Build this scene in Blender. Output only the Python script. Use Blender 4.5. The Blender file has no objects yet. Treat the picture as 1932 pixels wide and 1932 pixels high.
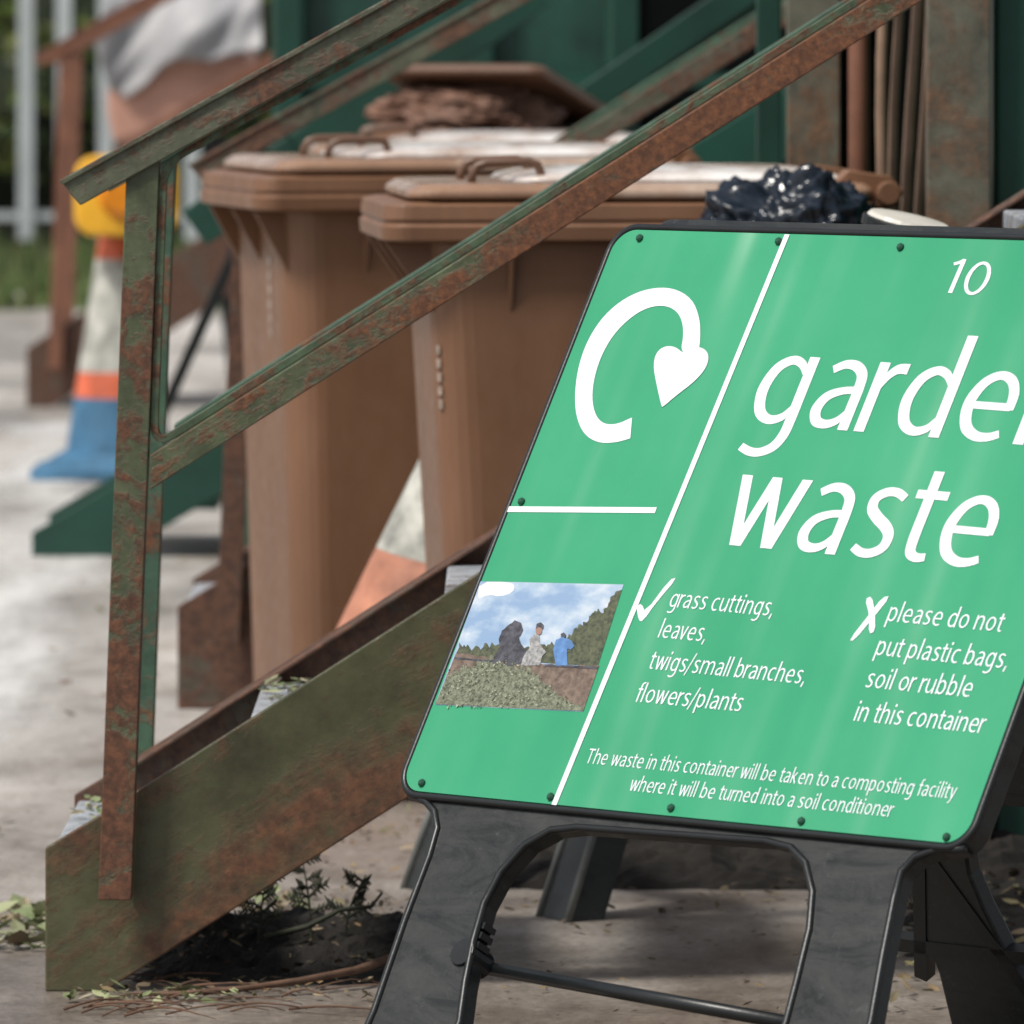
import bpy, bmesh, math, random
from mathutils import Vector, Matrix, noise as mnoise
random.seed(7)
D=bpy.data
scene=bpy.context.scene
COL=scene.collection

# ------------------------------------------------------------------ helpers
def new_obj(name, me, parent=None, mat=None, loc=None, label=None):
    o=D.objects.new(name, me); COL.objects.link(o)
    if mat and me: me.materials.append(mat)
    if parent:
        o.parent=parent
        L=parent.get("_base")
        if L is not None: o.matrix_parent_inverse=Matrix.Translation((-L[0],-L[1],-L[2]))
    if loc: o.location=loc
    if label: o["label"]=label
    return o
def thing(name,label,cat,loc,group=None,worldparts=True):
    e=D.objects.new(name,None); COL.objects.link(e)
    e.location=loc; e.empty_display_size=.1
    e["label"]=label; e["category"]=cat
    if group: e["group"]=group
    if worldparts: e["_base"]=list(loc)
    return e
def mesh(v,f,smooth=False):
    me=D.meshes.new("m"); me.from_pydata([tuple(p) for p in v],[],f); me.validate(); me.update()
    bm=bmesh.new(); bm.from_mesh(me); bmesh.ops.recalc_face_normals(bm,faces=bm.faces); bm.to_mesh(me); bm.free()
    if smooth:
        for p in me.polygons: p.use_smooth=True
    return me
def bevel(o,w,seg=2):
    m=o.modifiers.new("b",'BEVEL'); m.width=w; m.segments=seg; m.limit_method='ANGLE'; m.angle_limit=math.radians(35)
    return o
class Geo:
    def __init__(s): s.v=[]; s.f=[]
    def add(s,v,f):
        n=len(s.v); s.v+= [Vector(p) for p in v]; s.f+=[[i+n for i in q] for q in f]; return s
    def box(s,x0,x1,y0,y1,z0,z1):
        return s.add([(x0,y0,z0),(x1,y0,z0),(x1,y1,z0),(x0,y1,z0),(x0,y0,z1),(x1,y0,z1),(x1,y1,z1),(x0,y1,z1)],
          [(0,3,2,1),(4,5,6,7),(0,1,5,4),(1,2,6,5),(2,3,7,6),(3,0,4,7)])
    def prism_xz(s,poly,y0,y1):
        n=len(poly)
        return s.add([(p[0],y0,p[1]) for p in poly]+[(p[0],y1,p[1]) for p in poly],
            [list(range(n)),list(range(2*n-1,n-1,-1))]+[(i,(i+1)%n,n+(i+1)%n,n+i) for i in range(n)])
    def prism_xy(s,poly,z0,z1):
        n=len(poly)
        return s.add([(p[0],p[1],z0) for p in poly]+[(p[0],p[1],z1) for p in poly],
            [list(range(n)),list(range(2*n-1,n-1,-1))]+[(i,(i+1)%n,n+(i+1)%n,n+i) for i in range(n)])
    def flat_xy(s,poly,z):
        n=len(poly); return s.add([(p[0],p[1],z) for p in poly],[list(range(n))])
    def beam(s,a,b,w,h,up=(0,0,1)):
        a=Vector(a);b=Vector(b);d=(b-a).normalized();u=Vector(up)
        x=d.cross(u).normalized()*(w/2); y=x.cross(d).normalized()*(h/2)
        v=[a-x-y,a+x-y,a+x+y,a-x+y,b-x-y,b+x-y,b+x+y,b-x+y]
        return s.add(v,[(0,3,2,1),(4,5,6,7),(0,1,5,4),(1,2,6,5),(2,3,7,6),(3,0,4,7)])
    def strip_xz(s,pts,hw,y0,y1):
        """flat bar following a path in the XZ plane"""
        n=len(pts); b=len(s.v)
        for k,p in enumerate(pts):
            a=pts[max(k-1,0)];c=pts[min(k+1,n-1)]; d=Vector((c[0]-a[0],c[1]-a[1])).normalized(); m=Vector((-d.y,d.x))*hw
            for (q,y) in ((1,y0),(-1,y0),(-1,y1),(1,y1)): s.v.append(Vector((p[0]+m.x*q,y,p[1]+m.y*q)))
        for k in range(n-1):
            for j in range(4): s.f.append([b+4*k+j,b+4*k+(j+1)%4,b+4*k+4+(j+1)%4,b+4*k+4+j])
        s.f.append([b,b+1,b+2,b+3]); s.f.append([b+4*n-1,b+4*n-2,b+4*n-3,b+4*n-4]); return s
    def tube(s,pts,r,n=8,closed=False):
        pts=[Vector(p) for p in pts]; k=len(pts); base=len(s.v); prev=None
        rs=r if isinstance(r,(list,tuple)) else [r]*k
        for i,p in enumerate(pts):
            if closed: d=(pts[(i+1)%k]-pts[i-1])
            else: d=(pts[min(i+1,k-1)]-pts[max(i-1,0)])
            d.normalize()
            if prev is None:
                a=Vector((0,0,1)) if abs(d.z)<.9 else Vector((1,0,0))
                x=d.cross(a).normalized()
            else:
                x=(prev-d*prev.dot(d)).normalized()
            prev=x; y=d.cross(x)
            for j in range(n):
                t=2*math.pi*j/n; s.v.append(p+(x*math.cos(t)+y*math.sin(t))*rs[i])
        R=k if closed else k-1
        for i in range(R):
            for j in range(n):
                a=base+i*n+j;b=base+i*n+(j+1)%n;c=base+((i+1)%k)*n+(j+1)%n;d_=base+((i+1)%k)*n+j
                s.f.append([a,b,c,d_])
        if not closed:
            s.f.append([base+j for j in range(n)][::-1]); s.f.append([base+(k-1)*n+j for j in range(n)])
        return s
    def loft(s,secs,n=5):
        base=len(s.v); m=4*(n+1)
        for (cx,cy,hx,hy,r,z) in secs:
            for c,(sx,sy) in enumerate([(1,1),(-1,1),(-1,-1),(1,-1)]):
                for j in range(n+1):
                    a=math.pi/2*(c+j/n)
                    s.v.append(Vector((cx+sx*(hx-r)+r*math.cos(a),cy+sy*(hy-r)+r*math.sin(a),z)))
        for i in range(len(secs)-1):
            for j in range(m):
                s.f.append([base+i*m+j,base+i*m+(j+1)%m,base+(i+1)*m+(j+1)%m,base+(i+1)*m+j])
        s.f.append([base+j for j in range(m)][::-1]); s.f.append([base+(len(secs)-1)*m+j for j in range(m)])
        return s
    def lathe(s,prof,c=(0,0,0),n=28,axis=None):
        base=len(s.v)
        for r,z in prof:
            for j in range(n):
                a=2*math.pi*j/n; s.v.append(Vector((c[0]+r*math.cos(a),c[1]+r*math.sin(a),c[2]+z)))
        for i in range(len(prof)-1):
            for j in range(n):
                s.f.append([base+i*n+j,base+i*n+(j+1)%n,base+(i+1)*n+(j+1)%n,base+(i+1)*n+j])
        s.f.append([base+j for j in range(n)][::-1]); s.f.append([base+(len(prof)-1)*n+j for j in range(n)])
        return s
    def obj(s,name,mat,parent=None,smooth=False,bev=0,label=None):
        o=new_obj(name,mesh(s.v,s.f,smooth),parent,mat,label=label)
        if bev: bevel(o,bev)
        return o

# ------------------------------------------------------------------ materials
def nodes(name):
    m=D.materials.new(name); m.use_nodes=True; nt=m.node_tree
    return m,nt,nt.nodes["Principled BSDF"]
def noise_node(nt,scale,detail=6,rough=.6,stretch=None,dist=0,rot=None):
    tc=nt.nodes.new("ShaderNodeTexCoord"); n=nt.nodes.new("ShaderNodeTexNoise")
    n.inputs["Scale"].default_value=scale; n.inputs["Detail"].default_value=detail; n.inputs["Roughness"].default_value=rough
    n.inputs["Distortion"].default_value=dist
    if stretch:
        mp=nt.nodes.new("ShaderNodeMapping"); mp.inputs["Scale"].default_value=stretch
        src=tc.outputs["Object"]
        if rot:
            m0=nt.nodes.new("ShaderNodeMapping"); m0.inputs["Rotation"].default_value=rot
            nt.links.new(src,m0.inputs[0]); src=m0.outputs[0]
        nt.links.new(src,mp.inputs[0]); nt.links.new(mp.outputs[0],n.inputs["Vector"])
    else: nt.links.new(tc.outputs["Object"],n.inputs["Vector"])
    return n
def ramp(nt,src,stops):
    r=nt.nodes.new("ShaderNodeValToRGB"); e=r.color_ramp.elements
    while len(e)<len(stops): e.new(.5)
    for i,(p,c) in enumerate(stops):
        e[i].position=p; e[i].color=(c[0],c[1],c[2],1) if not isinstance(c,(int,float)) else (c,c,c,1)
    nt.links.new(src,r.inputs[0]); return r
def mix(nt,fac,a,b,mode='MIX'):
    m=nt.nodes.new("ShaderNodeMix"); m.data_type='RGBA'; m.blend_type=mode
    for inp,v in ((m.inputs[0],fac),(m.inputs[6],a),(m.inputs[7],b)):
        if isinstance(v,(int,float)): inp.default_value=v
        elif isinstance(v,tuple): inp.default_value=(v[0],v[1],v[2],1)
        else: nt.links.new(v,inp)
    return m.outputs[2]
def bump(nt,bs,src,strength=.3,dist=.002):
    b=nt.nodes.new("ShaderNodeBump"); b.inputs["Strength"].default_value=strength; b.inputs["Distance"].default_value=dist
    nt.links.new(src,b.inputs["Height"]); nt.links.new(b.outputs[0],bs.inputs["Normal"])
def plain(name,c,rough=.5,var=.25,scale=12,metal=0,bmp=0,spec=.5):
    m,nt,bs=nodes(name)
    n=noise_node(nt,scale,6)
    r=ramp(nt,n.outputs[0],[(.3,tuple(x*(1-var) for x in c)),(.7,tuple(min(1,x*(1+var)) for x in c))])
    nt.links.new(r.outputs[0],bs.inputs["Base Color"])
    bs.inputs["Roughness"].default_value=rough; bs.inputs["Metallic"].default_value=metal
    bs.inputs["Specular IOR Level"].default_value=spec
    if bmp:
        n2=noise_node(nt,scale*5,5); bump(nt,bs,n2.outputs[0],bmp,.002)
    return m
def rusty(name,green,rust,thr,scale=9,rough=.6,soft=.05,zgrad=None,fine=.35,along=None,spk_amt=.75):
    """flaking paint over rust; zgrad=(z_low,z_high,amount): more rust near the ground; along: slope angle the stains follow"""
    m,nt,bs=nodes(name)
    if along is not None: n=noise_node(nt,scale,12,.68,stretch=(.38,1,1.25),dist=.5,rot=(0,along,0))
    else: n=noise_node(nt,scale,12,.70,dist=.6)
    nf=noise_node(nt,scale*6,8,.75,dist=.3)
    md=nt.nodes.new("ShaderNodeMath"); md.operation='MULTIPLY_ADD'; md.inputs[1].default_value=fine
    nt.links.new(nf.outputs[0],md.inputs[0]); nt.links.new(n.outputs[0],md.inputs[2])
    val=md.outputs[0]; thr=thr+fine*.5
    if zgrad:
        tc=nt.nodes.new("ShaderNodeTexCoord"); sp=nt.nodes.new("ShaderNodeSeparateXYZ"); nt.links.new(tc.outputs["Object"],sp.inputs[0])
        mr=nt.nodes.new("ShaderNodeMapRange"); mr.inputs[1].default_value=zgrad[0]; mr.inputs[2].default_value=zgrad[1]; mr.inputs[3].default_value=zgrad[2]; mr.inputs[4].default_value=0
        nt.links.new(sp.outputs[2],mr.inputs[0])
        a=nt.nodes.new("ShaderNodeMath"); nt.links.new(val,a.inputs[0]); nt.links.new(mr.outputs[0],a.inputs[1]); val=a.outputs[0]
    r=ramp(nt,val,[(thr-soft,0.0),(thr-soft*.1,.55),(thr+soft*.8,1.0)])
    n2=noise_node(nt,scale*9,8,.75)
    rr=ramp(nt,n2.outputs[0],[(.28,tuple(x*.35 for x in rust)),(.45,tuple(x*.8 for x in rust)),(.56,(rust[0]*1.25,rust[1]*1.2,rust[2]*1.1)),(.72,(rust[0]*2.0,rust[1]*1.8,rust[2]*1.5))])
    n3=noise_node(nt,scale*1.6,7,.7)
    gg=ramp(nt,n3.outputs[0],[(.3,tuple(x*.5 for x in green)),(.5,green),(.72,tuple(x*1.5 for x in green))])
    c=mix(nt,r.outputs[0],gg.outputs[0],rr.outputs[0])
    n4=noise_node(nt,scale*13,5,.7)
    spk=ramp(nt,n4.outputs[0],[(.60,0.0),(.68,spk_amt)])
    c=mix(nt,spk.outputs[0],c,tuple(x*.8 for x in rust))
    nt.links.new(c,bs.inputs["Base Color"])
    rg=ramp(nt,r.outputs[0],[(0,rough-.2),(1,rough+.08)]); nt.links.new(rg.outputs[0],bs.inputs["Roughness"])
    ad=nt.nodes.new("ShaderNodeMath"); ad.operation='ADD'; nt.links.new(r.outputs[0],ad.inputs[0]); nt.links.new(n2.outputs[0],ad.inputs[1])
    bump(nt,bs,ad.outputs[0],.7,.0012)
    return m
GREEN=(.088,.108,.058); RUST=(.150,.062,.030)
M_post=rusty("rusty post paint",GREEN,(.125,.056,.032),.525,9,zgrad=(.2,1.15,.11),fine=.45)
M_rail=rusty("rusty rail paint",GREEN,RUST,.478,10,along=math.radians(32),fine=.5,rough=.52)
M_handrail=rusty("rusty handrail paint",(.10,.11,.072),(.118,.060,.038),.488,9,along=math.radians(29),fine=.5,rough=.5)
M_string=rusty("worn green stringer paint",(.080,.082,.042),(.110,.052,.028),.520,4.2,soft=.10,fine=.5,along=math.radians(32),rough=.52)
M_darkrust=rusty("brown rusty steel",(.085,.072,.05),(.095,.046,.03),.43,6)
M_greenrail=rusty("green painted rail",(.055,.11,.07),RUST,.60,8)
M_inner=rusty("inner frame green paint",(.075,.115,.065),(.12,.055,.03),.53,12)
M_olive=rusty("olive rusty post",(.12,.12,.09),(.14,.075,.042),.55,6,soft=.12)
M_dgreen=plain("dark green paint",(.008,.050,.034),.42,.35,3)
M_teal=rusty("teal green container paint",(.014,.060,.044),(.05,.03,.018),.68,3)
M_brownpole=plain("brown pole",(.20,.085,.05),.6,.3,8)
M_tread=rusty("wet steel tread",(.40,.43,.47),(.16,.12,.09),.62,8,.45)
def scuffed(name,c,c2,rough):
    m,nt,bs=nodes(name)
    n=noise_node(nt,6,10,.75,stretch=(1,3,1),dist=1.2); n2=noise_node(nt,60,6,.7)
    a=ramp(nt,n.outputs[0],[(.38,c),(.50,tuple((x+y)/2 for x,y in zip(c,c2))),(.66,c2)])
    s=ramp(nt,n2.outputs[0],[(.60,0.0),(.72,.6)])
    col=mix(nt,s.outputs[0],a.outputs[0],tuple(x*2.2 for x in c2)); nt.links.new(col,bs.inputs["Base Color"])
    rr=ramp(nt,n.outputs[0],[(.35,rough-.1),(.65,rough+.15)]); nt.links.new(rr.outputs[0],bs.inputs["Roughness"])
    bump(nt,bs,n2.outputs[0],.35,.0015); return m
M_black=scuffed("scuffed black recycled plastic",(.009,.0105,.0105),(.030,.033,.031),.42)
M_blackrim=plain("black plastic rim",(.009,.011,.012),.36,.3,20,bmp=.15)
M_bag=plain("black bin bag film",(.010,.016,.026),.20,.3,8,bmp=.3)
M_white=plain("white print",(.76,.79,.84),.4,.03,4)
M_rivet=plain("dark green rivet",(.012,.07,.04),.35,.1)
M_shade=plain("painted near-black shade",(.003,.004,.004),1,.1,spec=.1)  # shadow put into the colour, for flat dark panels
M_hose=plain("pale brown hose",(.26,.17,.115),.5,.3,10)
M_fence=plain("galvanised fence steel",(.44,.48,.49),.5,.12,3,metal=.1)
M_orange=plain("faded orange plastic",(.60,.13,.06),.5,.35,14)
M_orangep=plain("pale faded orange plastic",(.44,.19,.12),.55,.35,14)
M_conew=plain("dirty reflective white sleeve",(.40,.40,.36),.5,.6,12,bmp=.3)
M_blue=plain("dull blue plastic",(.05,.15,.26),.5,.35,12)
M_yellow=plain("amber yellow plastic",(.90,.46,.03),.35,.15,9)
M_amber=plain("amber lens",(.75,.25,.01),.2,.2,20)
M_tarp=plain("grey tarpaulin",(.33,.33,.34),.5,.15,2)
M_terra=plain("terracotta painted steel",(.50,.27,.20),.6,.25,4)
M_bucketw=plain("white bucket inside",(.6,.58,.52),.4,.2,10)
M_mark=plain("worn stamped lettering",(.36,.29,.24),.5,.5,60)
M_peat=plain("dark wet compost",(.011,.009,.007),.95,.5,40,bmp=.8)
M_twig=plain("brown twig bark",(.12,.065,.04),.8,.4,30)
M_sprig=plain("dark conifer sprig",(.03,.035,.02),.8,.4,30)
M_card=plain("brown cardboard waste",(.17,.09,.06),.7,.35,8)

# plate green
M_plate,nt,bs=nodes("green printed sign plate")
n=noise_node(nt,2.2,2,.4,stretch=(2.6,.4,1)); n2=noise_node(nt,1.6,5)
c=ramp(nt,n2.outputs[0],[(.3,(.028,.285,.138)),(.7,(.046,.345,.178))])
sc=noise_node(nt,26,3,.5,stretch=(3,.25,1)); s2=ramp(nt,sc.outputs[0],[(.70,0.0),(.78,.3)])
cc=mix(nt,s2.outputs[0],c.outputs[0],(.03,.23,.12))
n5=noise_node(nt,90,5,.7); s5=ramp(nt,n5.outputs[0],[(.68,0.0),(.76,.35)])
cc=mix(nt,s5.outputs[0],cc,(.10,.28,.17))
nt.links.new(cc,bs.inputs["Base Color"]); 
rr=ramp(nt,n2.outputs[0],[(.3,.30),(.7,.42)]); nt.links.new(rr.outputs[0],bs.inputs["Roughness"])
bump(nt,bs,n.outputs[0],1.0,.040)
# bin plastic
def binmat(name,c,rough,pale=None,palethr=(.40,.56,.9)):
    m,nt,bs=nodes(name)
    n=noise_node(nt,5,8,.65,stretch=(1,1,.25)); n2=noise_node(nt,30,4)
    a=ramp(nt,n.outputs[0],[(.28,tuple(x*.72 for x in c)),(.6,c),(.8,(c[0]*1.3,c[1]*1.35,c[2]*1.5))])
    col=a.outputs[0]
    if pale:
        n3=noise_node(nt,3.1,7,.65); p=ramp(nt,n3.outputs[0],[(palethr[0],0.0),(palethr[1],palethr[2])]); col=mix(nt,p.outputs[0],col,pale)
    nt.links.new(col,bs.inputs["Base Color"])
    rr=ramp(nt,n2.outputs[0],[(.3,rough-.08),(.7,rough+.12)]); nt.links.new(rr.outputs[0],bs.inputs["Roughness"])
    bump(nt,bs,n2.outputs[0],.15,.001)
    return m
M_bin=binmat("brown bin plastic",(.210,.106,.058),.42)
M_lid=binmat("bin lid plastic with painted highlights",(.31,.185,.12),.2,pale=(.60,.50,.42),palethr=(.50,.68,.6))  # cream patches paint the lid's highlights into its colour
M_lidtop=binmat("lid panel with painted sky glare",(.42,.30,.23),.18,pale=(.85,.84,.83),palethr=(.44,.6,.85))  # whitish patches stand in for sky reflected on the lid
M_lidd=binmat("dark brown bin lid plastic",(.15,.08,.05),.35)
# ground
M_ground,nt,bs=nodes("worn concrete yard")
tc=nt.nodes.new("ShaderNodeTexCoord")
big=noise_node(nt,.8,7,.6,stretch=(1.4,.5,1)); mid=noise_node(nt,5,9,.7,stretch=(1,.55,1)); fine=noise_node(nt,70,4,.7)
base=ramp(nt,big.outputs[0],[(.34,(.27,.255,.235)),(.48,(.43,.415,.395)),(.58,(.60,.585,.565)),(.66,(.70,.69,.67))])
dirt=ramp(nt,mid.outputs[0],[(.33,(.52,.47,.42)),(.5,(.86,.83,.80)),(.72,(1,1,1))])
c=mix(nt,1.0,base.outputs[0],dirt.outputs[0],'MULTIPLY')
sep=nt.nodes.new("ShaderNodeSeparateXYZ"); nt.links.new(tc.outputs["Object"],sep.inputs[0])
mr=nt.nodes.new("ShaderNodeMapRange"); mr.inputs[1].default_value=12.2; mr.inputs[2].default_value=16.5; mr.inputs[3].default_value=1; mr.inputs[4].default_value=0
ysum=nt.nodes.new("ShaderNodeMath"); ysum.operation='MULTIPLY_ADD'; ysum.inputs[1].default_value=3.0
nt.links.new(big.outputs[0],ysum.inputs[0]); nt.links.new(sep.outputs[1],ysum.inputs[2])
nt.links.new(ysum.outputs[0],mr.inputs[0])
brown=ramp(nt,mid.outputs[0],[(.28,(.06,.047,.037)),(.45,(.14,.115,.093)),(.58,(.22,.185,.155)),(.74,(.36,.32,.275))])
c=mix(nt,mr.outputs[0],c,brown.outputs[0])
sp=ramp(nt,fine.outputs[0],[(.35,.55),(.55,1.0)])
c=mix(nt,.8,c,sp.outputs[0],'MULTIPLY')
nt.links.new(c,bs.inputs["Base Color"]); 
rg=ramp(nt,big.outputs[0],[(.4,.4),(.6,.75)]); nt.links.new(rg.outputs[0],bs.inputs["Roughness"])
ad=nt.nodes.new("ShaderNodeMath"); ad.operation='ADD'; nt.links.new(mid.outputs[0],ad.inputs[0]); nt.links.new(fine.outputs[0],ad.inputs[1])
bump(nt,bs,ad.outputs[0],.6,.006)
# worn paint, flaked away in patches (vertex attribute: how much paint survives)
M_paint,nt,bs=nodes("worn white yard paint")
n=noise_node(nt,2.2,9,.65,stretch=(1.6,.3,1))
at=nt.nodes.new("ShaderNodeAttribute"); at.attribute_name="paint"
sm=nt.nodes.new("ShaderNodeMath"); sm.operation='ADD'; nt.links.new(n.outputs[0],sm.inputs[0]); nt.links.new(at.outputs["Fac"],sm.inputs[1])
a=ramp(nt,sm.outputs[0],[(.60,0.0),(.92,.85)])
bs.inputs["Base Color"].default_value=(.76,.75,.73,1); bs.inputs["Roughness"].default_value=.5
nt.links.new(a.outputs[0],bs.inputs["Alpha"])
def leafmat(name,cols):
    m,nt,bs=nodes(name)
    g=nt.nodes.new("ShaderNodeNewGeometry")
    st=[(i/(len(cols)-1),c) for i,c in enumerate(cols)]
    r=ramp(nt,g.outputs["Random Per Island"],st)
    nt.links.new(r.outputs[0],bs.inputs["Base Color"]); bs.inputs["Roughness"].default_value=.6
    return m
M_litter=leafmat("fallen leaves",[(.08,.09,.035),(.24,.16,.08),(.15,.15,.08),(.10,.05,.03),(.28,.22,.14),(.05,.035,.02)])
M_fresh=leafmat("pale green cut leaves",[(.16,.22,.09),(.34,.36,.20),(.10,.14,.05),(.42,.38,.26),(.16,.11,.06)])
M_hedge=leafmat("hedge leaves",[(.03,.06,.012),(.10,.15,.02),(.02,.035,.01),(.18,.19,.03),(.05,.09,.02)])
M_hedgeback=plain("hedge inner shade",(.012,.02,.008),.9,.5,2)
M_grass=leafmat("grass blades",[(.08,.14,.035),(.14,.20,.06),(.05,.09,.02),(.2,.2,.09)])

# ------------------------------------------------------------------ ground and setting
def structure(o): o["kind"]="structure"; return o
g=Geo(); g.add([(-300,-20,0),(300,-20,0),(300,600,0),(-300,600,0)],[(0,1,2,3)])
structure(g.obj("ground",M_ground))
vs=[];fs=[];att=[];nu,nw=9,40
for j in range(nw):
    t=j/(nw-1); y=28-14.8*t; xl=-1.86+.76*t; xr=-1.20+.46*t
    for i in range(nu):
        u=i/(nu-1); vs.append((xl+(xr-xl)*u,y,.004)); att.append(.34*math.sin(math.pi*u)**1.3*min(1,(1-t)*6,t*6)+.0)
for j in range(nw-1):
    for i in range(nu-1): fs.append((j*nu+i,j*nu+i+1,(j+1)*nu+i+1,(j+1)*nu+i))
pl=Geo().add(vs,fs).obj("painted_line",M_paint); structure(pl)
A_=pl.data.attributes.new("paint",'FLOAT','POINT')
for i,v in enumerate(att): A_.data[i].value=v

def scatter(name,mat,boxes,label,cat="leaves",seed=1):
    rnd=random.Random(seed); g=Geo()
    for (x0,x1,y0,y1,z,n,s0,s1,curl) in boxes:
        for _ in range(n):
            cx=rnd.uniform(x0,x1); cy=rnd.uniform(y0,y1); cz=z+rnd.uniform(.002,.012)
            s=rnd.uniform(s0,s1); w=s*rnd.uniform(.2,.55); a=rnd.uniform(0,6.28)
            R=Matrix.Rotation(a,3,'Z')@Matrix.Rotation(rnd.uniform(-curl,curl),3,'X')@Matrix.Rotation(rnd.uniform(-curl,curl),3,'Y')
            k=rnd.uniform(-.3,.5)
            pts=[(-s,0,0),(-.4*s,-w,k*s*.5),(.4*s,-w*.8,k*s*.6),(s,0,k*s*.5),(.4*s,w*.8,k*s*.3),(-.4*s,w,k*s*.4),(0,0,-.03*s)]
            v=[R@Vector(p)+Vector((cx,cy,cz+abs(s)*.35*curl)) for p in pts]
            g.add(v,[(0,1,6),(1,2,6),(2,3,6),(3,4,6),(4,5,6),(5,0,6)])
    o=g.obj(name,mat); o["kind"]="stuff"; o["label"]=label; o["category"]=cat
    return o

# hedge
rnd=random.Random(3); g=Geo()
for _ in range(9000):
    x=rnd.uniform(-6,3); z=rnd.uniform(.1,3.2); y=43+.5*mnoise.noise(Vector((x*1.3,0,z*1.3)))*2+rnd.uniform(-.35,.35)
    if mnoise.noise(Vector((x*2.2,5,z*2.2)))<-.25: continue
    s=rnd.uniform(.03,.085)
    R=Matrix.Rotation(rnd.uniform(0,6.28),3,'Z')@Matrix.Rotation(rnd.uniform(-1.3,1.3),3,'X')
    g.add([R@Vector(p)*s+Vector((x,y,z)) for p in [(-1,0,0),(0,-.6,.1),(1,0,0),(0,.6,.1)]],[(0,1,2,3)])
h=g.obj("hedge",M_hedge); h["kind"]="stuff"; h["label"]="dense leafy green hedge behind the fence"; h["category"]="hedge"
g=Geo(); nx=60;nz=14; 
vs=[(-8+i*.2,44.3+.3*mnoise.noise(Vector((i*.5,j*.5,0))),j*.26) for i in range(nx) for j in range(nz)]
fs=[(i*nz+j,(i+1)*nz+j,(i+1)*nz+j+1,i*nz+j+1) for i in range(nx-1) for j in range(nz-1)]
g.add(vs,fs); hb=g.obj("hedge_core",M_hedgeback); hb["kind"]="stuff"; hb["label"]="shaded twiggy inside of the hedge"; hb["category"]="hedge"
rnd=random.Random(9); g=Geo()
for _ in range(7000):
    x=rnd.uniform(-4.5,-.8); y=rnd.uniform(36,42.5); hgt=rnd.uniform(.05,.22)*(1+.8*mnoise.noise(Vector((x*1.5,y,0))))
    if mnoise.noise(Vector((x*.9,y*.6,3)))<-.1: continue
    w=rnd.uniform(.01,.03); a=rnd.uniform(0,3.14); dx=w*math.cos(a);dy=w*math.sin(a)
    g.add([(x-dx,y-dy,0),(x+dx,y+dy,0),(x+rnd.uniform(-.05,.05),y,hgt)],[(0,1,2)])
gr=g.obj("grass",M_grass); gr["kind"]="stuff"; gr["label"]="rough green grass verge along the fence"; gr["category"]="grass"
# palisade fence
F=thing("fence","grey galvanised steel palisade fence along the hedge","fence",(-2.4,40,0))
for x in [-4.9,-4.4,-3.9,-3.4,-2.93,-2.43,-2.24,-2.03,-1.6,-1.15,-.7]:
    w=.038
    G=Geo().prism_xz([(x-w,0.2),(x+w,.2),(x+w,2.3),(x,2.42),(x-w,2.3)],40,40.012); G.obj("pale",M_fence,F)
for z in (.3,2.0):
    Geo().box(-5.2,-.4,40.02,40.06,z,z+.04).obj("rail",M_fence,F)
for x in (-5.1,-2.65,-.5):
    Geo().box(x-.04,x+.04,40.07,40.15,0,2.3).obj("post",M_fence,F)

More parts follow.
